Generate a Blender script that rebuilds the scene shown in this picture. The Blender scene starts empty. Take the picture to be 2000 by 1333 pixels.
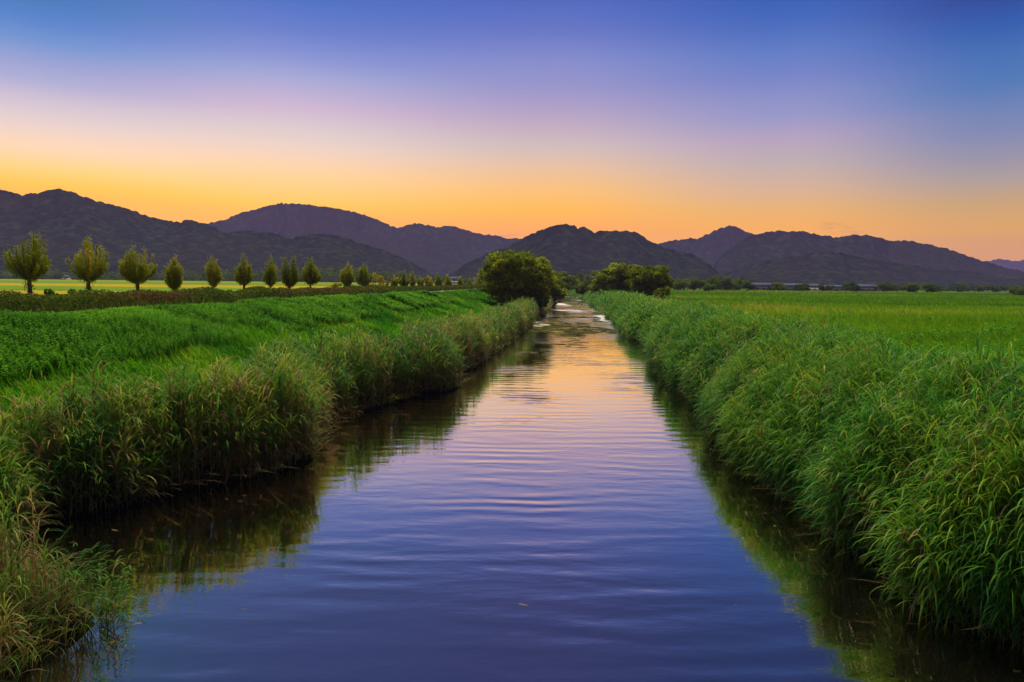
import bpy, math
import numpy as np
from mathutils import Matrix, Vector

C = bpy.context.scene.collection
scene = bpy.context.scene
R = math.radians

# ------------------------------------------------------------------ camera
CAM_H = 5.0
F = 1333.0                       # focal length in pixels of a 2000 wide frame
PITCH = R(4.95); ROLL = R(0.6)
fwd = np.array([0, math.cos(PITCH), -math.sin(PITCH)])
r0 = np.array([1.0, 0, 0]); u0 = np.array([0, math.sin(PITCH), math.cos(PITCH)])
rgt = r0*math.cos(ROLL) + u0*math.sin(ROLL)
upv = -r0*math.sin(ROLL) + u0*math.cos(ROLL)
cam = bpy.data.cameras.new("camera"); camo = bpy.data.objects.new("camera", cam); C.objects.link(camo)
m = Matrix.Identity(4)
for i in range(3):
    m[i][0] = rgt[i]; m[i][1] = upv[i]; m[i][2] = -fwd[i]
m[0][3], m[1][3], m[2][3] = 0, 0, CAM_H
camo.matrix_world = m
cam.lens = 24.0; cam.sensor_width = 36.0
cam.clip_start = 0.1; cam.clip_end = 20000
scene.camera = camo

def ray(px, py):
    """slopes (x/y, z/y) of the sight line through a pixel of the 2000x1333 photograph"""
    d = fwd + rgt*(px-1000)/F + upv*(666.5-py)/F
    return d[0]/d[1], d[2]/d[1]
def horizon(px):
    return 551.1 + (px-1000)*math.tan(ROLL)

# ------------------------------------------------------------------ view
scene.view_settings.view_transform = 'Standard'
scene.view_settings.look = 'None'
scene.view_settings.exposure = 0.0
scene.view_settings.gamma = 1.0
scene.render.engine = 'CYCLES'
scene.cycles.max_bounces = 6
scene.cycles.diffuse_bounces = 3
scene.cycles.glossy_bounces = 3
scene.cycles.transmission_bounces = 3
scene.cycles.transparent_max_bounces = 4
scene.cycles.volume_bounces = 1
scene.cycles.caustics_reflective = False
scene.cycles.caustics_refractive = False
scene.cycles.use_denoising = True

def lin(c):
    return tuple(((v/255)/12.92 if v/255 <= .04045 else (((v/255)+.055)/1.055)**2.4) for v in c)

# ------------------------------------------------------------------ world: dusk sky
SUN_AZ = R(-4); SUN_EL = R(64)
HAZE_D = .00014; HAZE_TOP = 252.0; HAZE_S = (.19, .145, .35)
def through_haze(z, c):
    T = math.exp(-HAZE_D*min(3800, (HAZE_TOP-5)/max(z, .01)))
    return tuple(max(.002, (v-s_*(1-T))/T) for v, s_ in zip(c, HAZE_S))
world = bpy.data.worlds.new("World"); scene.world = world; world.use_nodes = True
nt = world.node_tree; nt.nodes.clear(); N = nt.nodes; L = nt.links
out = N.new('ShaderNodeOutputWorld'); bg = N.new('ShaderNodeBackground')
tc = N.new('ShaderNodeTexCoord'); sep = N.new('ShaderNodeSeparateXYZ'); L.new(tc.outputs['Generated'], sep.inputs[0])
def M(op, a, b=None, c=None, clamp=False, tree=None):
    t = tree or nt
    n = t.nodes.new('ShaderNodeMath'); n.operation = op; n.use_clamp = clamp
    for i, v in enumerate((a, b, c)):
        if v is None: continue
        if isinstance(v, (int, float)): n.inputs[i].default_value = v
        else: t.links.new(v, n.inputs[i])
    return n.outputs[0]
hx = M('MULTIPLY', sep.outputs[0], sep.outputs[0]); hy = M('MULTIPLY', sep.outputs[1], sep.outputs[1])
hl = M('SQRT', M('ADD', M('ADD', hx, hy), 1e-6))
saz = M('DIVIDE', sep.outputs[0], hl)
ZMAX = 0.62
zf = M('DIVIDE', sep.outputs[2], ZMAX)
cols = [
 (75, [(0,(60,120,190)),(40,(78,128,202)),(80,(105,145,208)),(120,(145,158,210)),(160,(170,172,212)),(190,(200,187,210)),(220,(215,200,208)),(250,(232,208,200)),(290,(250,212,180)),(330,(255,208,128)),(360,(255,196,80)),(385,(255,182,40))]),
 (575,[(0,(72,110,196)),(60,(98,124,202)),(110,(130,145,210)),(150,(160,165,212)),(190,(190,175,210)),(215,(205,182,208)),(250,(215,200,205)),(290,(235,208,195)),(340,(253,208,156)),(380,(255,202,118)),(400,(255,196,95)),(430,(255,178,34))]),
 (1075,[(0,(76,102,190)),(60,(98,116,195)),(120,(130,138,203)),(170,(148,147,200)),(215,(174,158,197)),(250,(193,171,192)),(290,(208,187,185)),(330,(232,190,158)),(370,(247,190,122)),(410,(253,184,84)),(445,(250,168,36))]),
 (1525,[(0,(50,94,182)),(50,(68,105,188)),(100,(92,122,195)),(150,(115,130,198)),(190,(135,142,198)),(230,(150,150,198)),(270,(178,160,190)),(320,(190,172,175)),(370,(213,175,150)),(410,(230,175,115)),(440,(240,172,90)),(465,(242,168,72))]),
 (1925,[(0,(8,72,155)),(50,(38,90,172)),(110,(65,110,180)),(170,(80,120,182)),(220,(110,130,180)),(260,(125,135,178)),(310,(150,145,168)),(350,(170,155,155)),(400,(200,160,120)),(450,(216,160,102)),(500,(218,155,115))]),
]
prev = None; prevs = None
for px, rows in cols:
    ramp = N.new('ShaderNodeValToRGB'); cr = ramp.color_ramp
    st = []
    for py, c in rows:
        d = fwd + rgt*(px-1000)/F + upv*(666.5-py)/F; d = d/np.linalg.norm(d)
        st.append((d[2]/ZMAX, through_haze(d[2], lin(c))))
    st.sort(key=lambda t: t[0])
    top = st[-1][1]
    st.append((0.72, tuple(a*b for a, b in zip(top, (.60, .60, .66)))))
    st.append((1.0, tuple(a*b for a, b in zip(top, (.42, .47, .60)))))
    while len(cr.elements) > 1: cr.elements.remove(cr.elements[-1])
    cr.elements[0].position = st[0][0]; cr.elements[0].color = (*st[0][1], 1)
    for p, c in st[1:]:
        e = cr.elements.new(p); e.color = (*c, 1)
    L.new(zf, ramp.inputs[0])
    s = (px-1000)/math.hypot(px-1000, F)
    if prev is None: prev = ramp.outputs[0]
    else:
        mr = N.new('ShaderNodeMapRange'); mr.interpolation_type = 'SMOOTHSTEP'
        mr.inputs[1].default_value = prevs; mr.inputs[2].default_value = s
        L.new(saz, mr.inputs[0])
        mx = N.new('ShaderNodeMixRGB'); L.new(mr.outputs[0], mx.inputs[0]); L.new(prev, mx.inputs[1]); L.new(ramp.outputs[0], mx.inputs[2])
        prev = mx.outputs[0]
    prevs = s
# a few thin evening wisps low in the sky
def wisp(prev, px, py, rx, rz, tilt, col, k):
    d = fwd + rgt*(px-1000)/F + upv*(666.5-py)/F; d = d/np.linalg.norm(d)
    s0 = d[0]/math.hypot(d[0], d[1]); z0 = d[2]
    a = M('SUBTRACT', saz, s0); b = M('SUBTRACT', sep.outputs[2], z0)
    b = M('ADD', b, M('MULTIPLY', a, tilt))
    e = M('ADD', M('POWER', M('DIVIDE', a, rx), 2.0), M('POWER', M('DIVIDE', b, rz), 2.0))
    mask = M('SUBTRACT', 1.0, e, clamp=True)
    nz = N.new('ShaderNodeTexNoise'); nz.inputs['Scale'].default_value = 60; nz.inputs['Detail'].default_value = 5
    mp = N.new('ShaderNodeMapping'); mp.inputs['Scale'].default_value = (1, 1, 4); L.new(tc.outputs['Generated'], mp.inputs[0]); L.new(mp.outputs[0], nz.inputs[0])
    n = N.new('ShaderNodeMapRange'); n.inputs[1].default_value = .42; n.inputs[2].default_value = .62; L.new(nz.outputs[0], n.inputs[0])
    f = M('MULTIPLY', M('MULTIPLY', mask, n.outputs[0]), k)
    mx = N.new('ShaderNodeMixRGB'); L.new(f, mx.inputs[0]); L.new(prev, mx.inputs[1]); mx.inputs[2].default_value = (*lin(col), 1)
    return mx.outputs[0]
prev = wisp(prev, 1640, 447, .030, .010, .28, (255, 178, 40), 1.0)
prev = wisp(prev, 990, 462, .024, .0035, -.1, (225, 150, 120), .8)
sky = N.new('ShaderNodeTexSky'); sky.sky_type = 'NISHITA'; sky.sun_disc = False
sky.sun_elevation = R(1.0); sky.sun_rotation = R(-27)
add = N.new('ShaderNodeMixRGB'); add.blend_type = 'ADD'; add.inputs[0].default_value = 0.01
L.new(prev, add.inputs[1]); L.new(sky.outputs[0], add.inputs[2])
L.new(add.outputs[0], bg.inputs[0]); bg.inputs[1].default_value = 1.0
L.new(bg.outputs[0], out.inputs[0])

# ------------------------------------------------------------------ sun: broad soft glow of the evening sky
sl = bpy.data.lights.new("sun", 'SUN'); so = bpy.data.objects.new("sun", sl); C.objects.link(so)
sl.energy = 5.0; sl.angle = R(38); sl.color = (1.0, .90, .58)
sd = Vector((math.sin(SUN_AZ)*math.cos(SUN_EL), math.cos(SUN_AZ)*math.cos(SUN_EL), math.sin(SUN_EL)))
so.rotation_mode = 'QUATERNION'; so.rotation_quaternion = sd.to_track_quat('Z', 'Y')
so.location = (0, 0, 60)

# ================================================================== helpers
def rng(seed): return np.random.default_rng(seed)

def hash2(i, j, k=0):
    h = (i.astype(np.int64)*374761393 + j.astype(np.int64)*668265263 + k*1274126177) & 0x7fffffff
    h = ((h ^ (h >> 13))*1274126177) & 0x7fffffff
    return ((h ^ (h >> 16)) & 0xffffff)/float(0xffffff)
def vnoise(x, y, k=0):
    x = np.asarray(x, float); y = np.asarray(y, float)
    i = np.floor(x); j = np.floor(y); fx = x-i; fy = y-j
    fx = fx*fx*(3-2*fx); fy = fy*fy*(3-2*fy)
    a = hash2(i, j, k); b = hash2(i+1, j, k); c = hash2(i, j+1, k); d = hash2(i+1, j+1, k)
    return (a*(1-fx)+b*fx)*(1-fy) + (c*(1-fx)+d*fx)*fy
def fbm(x, y, k=0, o=4):
    s = 0; a = .5; t = 0
    for q in range(o):
        s = s + a*vnoise(x*2**q, y*2**q, k+q*7); t += a; a *= .5
    return s/t

class Geo:
    def __init__(s): s.v = []; s.q = []; s.t = []; s.d = []; s.n = 0
    def add(s, v, q, tone=None, dry=None):
        v = v.reshape(-1, 3); k = len(v)
        s.v.append(v); s.q.append(q.reshape(-1, 4)+s.n); s.n += k
        s.t.append(np.full(k, .5) if tone is None else np.broadcast_to(tone, (k,)) if np.ndim(tone) == 0 else tone.reshape(-1))
        s.d.append(np.zeros(k) if dry is None else np.broadcast_to(dry, (k,)) if np.ndim(dry) == 0 else dry.reshape(-1))
    def build(s, name, mat, parent=None, smooth=True, origin=None):
        v = np.concatenate(s.v); q = np.concatenate(s.q).astype(np.int32)
        if origin is not None: v = v - np.array(origin)
        me = bpy.data.meshes.new(name)
        me.vertices.add(len(v)); me.vertices.foreach_set('co', v.astype(np.float32).ravel())
        me.loops.add(q.size); me.loops.foreach_set('vertex_index', q.ravel())
        me.polygons.add(len(q)); me.polygons.foreach_set('loop_start', np.arange(0, q.size, 4, dtype=np.int32))
        if smooth: me.polygons.foreach_set('use_smooth', np.ones(len(q), bool))
        for nm, arr in (('tone', s.t), ('dry', s.d)):
            a = me.attributes.new(nm, 'FLOAT', 'POINT'); a.data.foreach_set('value', np.concatenate(arr).astype(np.float32))
        me.update(calc_edges=True)
        me.materials.append(mat)
        o = bpy.data.objects.new(name, me); C.objects.link(o)
        if origin is not None and parent is None: o.location = origin
        if parent is not None: o.parent = parent
        return o

def tag(o, label=None, cat=None, group=None, kind=None):
    if label: o['label'] = label
    if cat: o['category'] = cat
    if group: o['group'] = group
    if kind: o['kind'] = kind
    return o
def empty(name, loc):
    o = bpy.data.objects.new(name, None); C.objects.link(o); o.location = loc; o.empty_display_size = .3
    return o

def blades(g, base, head, Ln, w, p0, p1, k, tone, dry=0.0, twist=0.0, tip=.12, mid=1.0):
    """ribbons that start at base, lean towards head (angle), bend from p0 to p1 off the vertical"""
    n = len(base)
    f = lambda a: np.broadcast_to(np.asarray(a, float), (n,))
    head, Ln, w, p0, p1, tone, dry, twist = map(f, (head, Ln, w, p0, p1, tone, dry, twist))
    pos = base.copy(); hx = np.cos(head); hy = np.sin(head)
    sa = head + math.pi/2 + twist
    side = np.stack([np.cos(sa), np.sin(sa), np.zeros(n)], 1)
    V = np.empty((n, k+1, 2, 3))
    for i in range(k+1):
        t = i/k
        ww = w*(tip + (1-tip)*math.sin(math.pi*min(1, (.25+.75*t)))**.7*mid) if i < k else w*tip*.3
        V[:, i, 0] = pos - side*ww[:, None]/2; V[:, i, 1] = pos + side*ww[:, None]/2
        ph = p0 + (p1-p0)*(t+.5/k)
        st = (Ln/k)[:, None]
        pos = pos + st*np.stack([hx*np.sin(ph), hy*np.sin(ph), np.cos(ph)], 1)
    idx = np.arange(k)*2
    q = np.stack([idx, idx+1, idx+3, idx+2], 1)[None] + (np.arange(n)*(k+1)*2)[:, None, None]
    T = np.repeat(tone, (k+1)*2); D = np.repeat(dry, (k+1)*2)
    g.add(V, q, T, D)

def leaves(g, P, size, tone, dry=0.0, r=None, up=.3, asp=.5):
    """leaf-shaped quads in random directions"""
    n = len(P); r = r or rng(1)
    a = r.normal(size=(n, 3)); a[:, 2] += up; a /= np.linalg.norm(a, axis=1)[:, None]
    b = r.normal(size=(n, 3)); b -= a*(a*b).sum(1)[:, None]; b /= np.linalg.norm(b, axis=1)[:, None]
    s = np.broadcast_to(np.asarray(size, float), (n,))[:, None]
    V = np.stack([P - a*s*.5, P + b*s*asp*.5, P + a*s*.5, P - b*s*asp*.5], 1)
    q = np.arange(n*4).reshape(n, 4)
    T = np.repeat(np.broadcast_to(tone, (n,)), 4); D = np.repeat(np.broadcast_to(dry, (n,)), 4)
    g.add(V, q, T, D)

def tube(g, pts, rad, sides=7, tone=.5):
    pts = np.array(pts, float); n = len(pts); V = []
    for i in range(n):
        d = pts[min(i+1, n-1)] - pts[max(i-1, 0)]; d /= np.linalg.norm(d)+1e-9
        a = np.cross(d, [0.3, 1, 0.1]); a /= np.linalg.norm(a); b = np.cross(d, a)
        th = np.arange(sides)*2*math.pi/sides
        V.append(pts[i] + rad[i]*(np.cos(th)[:, None]*a + np.sin(th)[:, None]*b))
    V = np.array(V); q = []
    for i in range(n-1):
        for j in range(sides):
            k = (j+1) % sides; q.append((i*sides+j, i*sides+k, (i+1)*sides+k, (i+1)*sides+j))
    g.add(V, np.array(q), tone)
def box(g, x0, x1, y0, y1, z0, z1, tone=.5):
    v = np.array([(x, y, z) for z in (z0, z1) for y in (y0, y1) for x in (x0, x1)], float)
    q = np.array([(0, 2, 3, 1), (4, 5, 7, 6), (0, 1, 5, 4), (2, 6, 7, 3), (0, 4, 6, 2), (1, 3, 7, 5)])
    g.add(v, q, tone)

# ================================================================== materials
def newmat(name):
    mt = bpy.data.materials.new(name); mt.use_nodes = True; t = mt.node_tree; t.nodes.clear()
    return mt, t, t.nodes.new('ShaderNodeOutputMaterial')
def attr(t, nm):
    a = t.nodes.new('ShaderNodeAttribute'); a.attribute_name = nm; return a.outputs['Fac']
def ramp(t, fac, stops):
    r = t.nodes.new('ShaderNodeValToRGB'); cr = r.color_ramp
    while len(cr.elements) > 1: cr.elements.remove(cr.elements[-1])
    cr.elements[0].position = stops[0][0]; cr.elements[0].color = (*stops[0][1], 1)
    for p, c in stops[1:]:
        cr.elements.new(p).color = (*c, 1)
    t.links.new(fac, r.inputs[0]); return r.outputs[0]
def mixc(t, f, a, b):
    m_ = t.nodes.new('ShaderNodeMixRGB')
    for i, v in enumerate((f, a, b)):
        if isinstance(v, (int, float)): m_.inputs[i].default_value = v
        elif isinstance(v, tuple): m_.inputs[i].default_value = (*v, 1)
        else: t.links.new(v, m_.inputs[i])
    return m_.outputs[0]
def noise(t, scale, detail=4, vec=None, stretch=None):
    n = t.nodes.new('ShaderNodeTexNoise'); n.inputs['Scale'].default_value = scale; n.inputs['Detail'].default_value = detail
    if vec is None:
        g_ = t.nodes.new('ShaderNodeNewGeometry'); vec = g_.outputs['Position']
    if stretch:
        mp = t.nodes.new('ShaderNodeMapping'); mp.inputs['Scale'].default_value = stretch; t.links.new(vec, mp.inputs[0]); vec = mp.outputs[0]
    t.links.new(vec, n.inputs[0]); return n.outputs[0]

def leafmat(name, stops, dry=((.5, (.20, .12, .05)), (1, (.38, .26, .14))), trans=.35, rough=.6, spec=.03):
    mt, t, o = newmat(name)
    col = ramp(t, attr(t, 'tone'), stops)
    d = attr(t, 'dry')
    dc = ramp(t, attr(t, 'tone'), dry)
    col = mixc(t, d, col, dc)
    p = t.nodes.new('ShaderNodeBsdfPrincipled'); t.links.new(col, p.inputs['Base Color'])
    p.inputs['Roughness'].default_value = rough; p.inputs['Specular IOR Level'].default_value = spec
    tr = t.nodes.new('ShaderNodeBsdfTranslucent'); t.links.new(col, tr.inputs[0])
    mx = t.nodes.new('ShaderNodeMixShader'); mx.inputs[0].default_value = trans
    t.links.new(p.outputs[0], mx.inputs[1]); t.links.new(tr.outputs[0], mx.inputs[2]); t.links.new(mx.outputs[0], o.inputs[0])
    return mt
def plain(name, a, b, scale, rough=.8, bump=0.0, bscale=None, spec=.2):
    mt, t, o = newmat(name)
    n = noise(t, scale, 5)
    col = ramp(t, n, ((.3, a), (.7, b)))
    p = t.nodes.new('ShaderNodeBsdfPrincipled'); t.links.new(col, p.inputs['Base Color'])
    p.inputs['Roughness'].default_value = rough; p.inputs['Specular IOR Level'].default_value = spec
    if bump:
        bn = t.nodes.new('ShaderNodeBump'); bn.inputs['Distance'].default_value = bump; bn.inputs['Strength'].default_value = 1
        t.links.new(noise(t, bscale or scale, 4), bn.inputs['Height']); t.links.new(bn.outputs[0], p.inputs['Normal'])
    t.links.new(p.outputs[0], o.inputs[0]); return mt

MREED = leafmat('reed_leaf', ((0, (.022, .120, .024)), (.4, (.080, .250, .022)), (.7, (.20, .36, .020)), (1, (.46, .42, .05))), dry=((.3, (.26, .15, .05)), (1, (.55, .36, .17))), trans=.42, rough=.45, spec=.12)
MREEDR = leafmat('reed_leaf_green', ((0, (.018, .125, .024)), (.4, (.060, .240, .020)), (.75, (.18, .36, .018)), (1, (.42, .42, .04))), trans=.38, rough=.45, spec=.10)
MGRASS = leafmat('bank_grass', ((0, (.018, .115, .004)), (.45, (.065, .27, .006)), (.85, (.18, .44, .010)), (1, (.36, .44, .02))), trans=.4)
MWEED = leafmat('weed_leaf', ((0, (.020, .120, .006)), (.5, (.080, .27, .008)), (1, (.20, .46, .020))), trans=.35)
MMARSH = leafmat('marsh_grass', ((0, (.055, .16, .004)), (.5, (.13, .30, .005)), (.85, (.22, .40, .008)), (1, (.38, .38, .04))), trans=.4)
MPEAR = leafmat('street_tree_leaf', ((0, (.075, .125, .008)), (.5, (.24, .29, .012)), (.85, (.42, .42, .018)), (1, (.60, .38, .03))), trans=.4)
MTREE = leafmat('dark_tree_leaf', ((0, (.040, .080, .006)), (.5, (.15, .20, .012)), (1, (.44, .48, .02))), trans=.6)
MSHRUB = leafmat('shrub_leaf', ((0, (.015, .07, .012)), (.5, (.04, .14, .016)), (1, (.10, .22, .03))), trans=.3)
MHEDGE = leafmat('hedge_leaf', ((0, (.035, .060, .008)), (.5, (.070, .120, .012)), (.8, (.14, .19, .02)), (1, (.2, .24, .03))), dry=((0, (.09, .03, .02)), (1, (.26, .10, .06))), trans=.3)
MFAR = leafmat('far_tree_leaf', ((0, (.02, .06, .012)), (.5, (.07, .14, .018)), (1, (.20, .27, .02))), trans=.4)
MLILY = leafmat('floating_leaf', ((0, (.015, .025, .008)), (.6, (.05, .06, .015)), (1, (.22, .20, .02))), trans=.1, rough=.95, spec=.03)
MBARK = plain('bark', (.055, .045, .03), (.14, .12, .085), 6, .9, .02, 18)
MEARTH = plain('river_bank_earth', (.02, .03, .010), (.05, .075, .015), 1.5, .95)

# ================================================================== terrain
SHL = ([-30, 0, 8, 9.6, 10.6, 13.4, 15.3, 16.6, 18.6, 21, 23.5, 26.5, 31.7, 36, 40, 47, 70, 96, 150, 200, 260],
       [-7.2, -6.9, -6.8, -7.3, -9.9, -10.5, -9.7, -8.1, -7.2, -7.8, -8.4, -7.2, -6.0, -6.5, -5.5, -5.7, -5.3, -5.0, -4.4, -3.2, -2.0])
SHR = ([-30, 0, 8, 9.4, 11.4, 14, 16.5, 22, 27, 44, 95, 150, 230, 260],
       [8.0, 7.4, 6.7, 6.3, 5.4, 5.3, 4.9, 5.3, 5.2, 5.7, 5.8, 4.6, 2.6, 1.6])
def xc(y): 
    y = np.asarray(y, float)
    return .09*np.clip(y, -100, 240) - np.clip(y-200, 0, 150)**2*.0016
def shl(y): return np.interp(y, *SHL) + (fbm(np.asarray(y, float)*.16, 0*np.asarray(y, float), 5, 3)-.5)*1.2*np.clip((np.asarray(y, float)-16)/15, 0, 1) + (vnoise(np.asarray(y, float)*.75, 0*np.asarray(y, float), 8)-.5)*.8
def shr(y): return np.interp(y, *SHR) + (fbm(np.asarray(y, float)*.16, 0*np.asarray(y, float)+9, 6, 3)-.5)*.9*np.clip((np.asarray(y, float)-12)/15, 0, 1) + (vnoise(np.asarray(y, float)*.7, 0*np.asarray(y, float), 9)-.5)*1.1
LP = ([-3000, -60, -31, -28, -25, -19.3, -18.0, -15.6, -13, -10.5, -8, -5], [2.3, 2.3, 2.3, 2.8, 3.32, 3.40, 3.47, 2.92, 1.95, 1.1, .8, .45])
RP = ([4, 6, 8, 10, 14, 30, 100, 3000], [.35, .8, 1.1, 1.2, 1.2, 1.35, 1.5, 1.6])
def ground(x, y):
    x = np.asarray(x, float); y = np.asarray(y, float)
    s = x - xc(y); ql = shl(y) - s; qr = s - shr(y)
    zl = np.minimum(np.interp(s, *LP), .12+.62*np.clip(ql, 0, 50)**.8)
    zr = np.minimum(np.interp(s, *RP), .12+.5*np.clip(qr, 0, 50)**.8)
    z = np.where(ql > 0, zl, np.where(qr > 0, zr, 0))
    q = np.maximum(ql, qr)
    ch = np.where(q < 0, np.maximum(-1.3, .12+.9*q), z)
    z = np.where(q < 0, ch, z)
    fill = np.clip((y-258)/25, 0, 1)
    z = z*(1-fill) + np.maximum(z, 1.2)*fill
    bump = (fbm(x*.35, y*.35, 3)-.5)*.25*np.clip(q-.5, 0, 1)
    onpath = np.clip((np.abs(s+20.2)-1.6)/.6, 0, 1)
    return z + bump*onpath

ys = np.concatenate([np.arange(-30, 70, .5), np.arange(70, 140, 1.), np.arange(140, 300, 2.5), np.arange(300, 700, 20), np.arange(700, 6400, 190)])
ss = np.concatenate([-np.geomspace(60, 4000, 26)[::-1], np.arange(-58, -22, 1.), np.arange(-22, 14, .4), np.arange(14, 40, 1.), np.geomspace(41, 4000, 30)])
SS, YY = np.meshgrid(ss, ys); XX = SS + xc(YY)*np.clip(1-(np.abs(SS)-60)/2000, 0, 1)
ZZ = ground(XX, YY)
g = Geo()
nr, nc = XX.shape
ii = (np.arange(nr-1)[:, None]*nc + np.arange(nc-1)[None])
q = np.stack([ii, ii+1, ii+nc+1, ii+nc], -1)
QQ = np.maximum(shl(YY)-(XX-xc(YY)), (XX-xc(YY))-shr(YY))
g.add(np.stack([XX, YY, ZZ], -1), q, .5, np.clip(1.6-QQ, 0, 1)*(YY < 280))
mt, t, o = newmat('grassy_ground')
n1 = noise(t, .12, 5); n2 = noise(t, 3.0, 4)
ca = ramp(t, n1, ((.3, (.035, .10, .010)), (.6, (.075, .16, .012)), (.75, (.11, .17, .02))))
cb = ramp(t, n2, ((.35, (.02, .06, .008)), (.7, (.07, .15, .012))))
p = t.nodes.new('ShaderNodeBsdfPrincipled'); t.links.new(mixc(t, attr(t, 'dry'), mixc(t, .5, ca, cb), (.016, .013, .008)), p.inputs['Base Color']); p.inputs['Roughness'].default_value = .95
p.inputs['Specular IOR Level'].default_value = .05
bn = t.nodes.new('ShaderNodeBump'); bn.inputs['Distance'].default_value = .3; t.links.new(noise(t, 1.5, 5), bn.inputs['Height']); t.links.new(bn.outputs[0], p.inputs['Normal'])
t.links.new(p.outputs[0], o.inputs[0])
tag(g.build('ground', mt), 'green river banks and flat fields reaching to the hills', 'ground', kind='structure')

# water
wy = np.array([-30, 0, 40, 80, 120, 160, 200, 240, 285.]); ws = np.array([-13, -6, 0, 6, 12.])
WS, WY = np.meshgrid(ws, wy); WX = WS + xc(WY)
g = Geo(); nr, nc = WX.shape
ii = (np.arange(nr-1)[:, None]*nc + np.arange(nc-1)[None])
g.add(np.stack([WX, WY, np.zeros_like(WX)], -1), np.stack([ii, ii+1, ii+nc+1, ii+nc], -1))
mt, t, o = newmat('river_water')
geo_ = t.nodes.new('ShaderNodeNewGeometry'); pos = geo_.outputs['Position']
w1 = noise(t, 1.0, 2, pos, (.42, 1.25, 1)); w2 = noise(t, 1.0, 3, pos, (1.6, 4.2, 1)); w3 = noise(t, 1.0, 2, pos, (.10, .16, 1))
w4 = noise(t, 1.0, 2, pos, (9, 14, 1))
amp = t.nodes.new('ShaderNodeMapRange'); amp.inputs[1].default_value = .38; amp.inputs[2].default_value = .62; amp.inputs[3].default_value = .35; amp.inputs[4].default_value = 1.15
t.links.new(w3, amp.inputs[0])
h = M('ADD', M('MULTIPLY', w1, .010, tree=t), M('MULTIPLY', w2, .0058, tree=t), tree=t)
sp = t.nodes.new('ShaderNodeSeparateXYZ'); t.links.new(pos, sp.inputs[0])
ph_ = M('ADD', M('MULTIPLY', sp.outputs[1], 1.3, tree=t), M('MULTIPLY', noise(t, 1.0, 2, pos, (.16, .30, 1)), 3.2, tree=t), tree=t)
sw = M('SINE', M('MULTIPLY', ph_, 6.2832, tree=t), tree=t)
ph2 = M('ADD', M('MULTIPLY', sp.outputs[1], 1.75, tree=t), M('MULTIPLY', noise(t, 1.0, 2, pos, (.33, .5, 1)), 3.0, tree=t), tree=t)
sw = M('ADD', sw, M('MULTIPLY', M('SINE', M('MULTIPLY', ph2, 6.2832, tree=t), tree=t), .30, tree=t), tree=t)
am = t.nodes.new('ShaderNodeMapRange'); am.inputs[1].default_value = .40; am.inputs[2].default_value = .62; am.inputs[3].default_value = .12; am.inputs[4].default_value = 1.0
t.links.new(noise(t, 1.0, 2, pos, (.22, .10, 1)), am.inputs[0])
h = M('ADD', h, M('MULTIPLY', M('MULTIPLY', sw, am.outputs[0], tree=t), .0046, tree=t), tree=t)
# breezy patches of short ripples
fr_ = t.nodes.new('ShaderNodeMapRange'); fr_.inputs[1].default_value = .50; fr_.inputs[2].default_value = .60
t.links.new(noise(t, 1.0, 2, pos, (.10, .035, 1)), fr_.inputs[0])
far_ = t.nodes.new('ShaderNodeMapRange'); far_.inputs[1].default_value = 50; far_.inputs[2].default_value = 75; t.links.new(sp.outputs[1], far_.inputs[0])
w5 = noise(t, 1.0, 2, pos, (4, 9, 1))
h = M('ADD', h, M('MULTIPLY', M('MULTIPLY', M('ADD', M('MULTIPLY', fr_.outputs[0], .65, tree=t), .35, tree=t), far_.outputs[0], tree=t), M('MULTIPLY', w5, .06, tree=t), tree=t), tree=t)
h = M('ADD', M('MULTIPLY', h, amp.outputs[0], tree=t), M('MULTIPLY', w4, .00012, tree=t), tree=t)
bn = t.nodes.new('ShaderNodeBump'); bn.inputs['Distance'].default_value = 1.0; bn.inputs['Strength'].default_value = 1.0
t.links.new(h, bn.inputs['Height'])
gl = t.nodes.new('ShaderNodeBsdfGlossy'); t.links.new(M('ADD', M('MULTIPLY', M('MULTIPLY', fr_.outputs[0], far_.outputs[0], tree=t), .28, tree=t), .03, tree=t), gl.inputs['Roughness']); gl.inputs[0].default_value = (1.0, .80, .77, 1)
t.links.new(bn.outputs[0], gl.inputs['Normal'])
df = t.nodes.new('ShaderNodeBsdfDiffuse'); df.inputs[0].default_value = (.009, .007, .006, 1)
fr = t.nodes.new('ShaderNodeFresnel'); fr.inputs[0].default_value = 1.33; t.links.new(bn.outputs[0], fr.inputs['Normal'])
mr = t.nodes.new('ShaderNodeMapRange'); mr.inputs[1].default_value = .03; mr.inputs[2].default_value = .42; mr.inputs[3].default_value = .74; mr.inputs[4].default_value = .99
t.links.new(fr.outputs[0], mr.inputs[0])
t.links.new(mixc(t, ramp(t, fr.outputs[0], ((.10, (0, 0, 0)), (.5, (1, 1, 1)))), (1.0, .80, .66), (1.0, .98, .90)), gl.inputs[0])
mx = t.nodes.new('ShaderNodeMixShader'); t.links.new(ramp(t, fr.outputs[0], ((.04, (.50,)*3), (.085, (.68,)*3), (.14, (.88,)*3), (.35, (.98,)*3))), mx.inputs[0]); t.links.new(df.outputs[0], mx.inputs[1]); t.links.new(gl.outputs[0], mx.inputs[2]); t.links.new(mx.outputs[0], o.inputs[0])
tag(g.build('water', mt), 'calm rippled river reflecting the evening sky', 'river', kind='structure')

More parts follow.
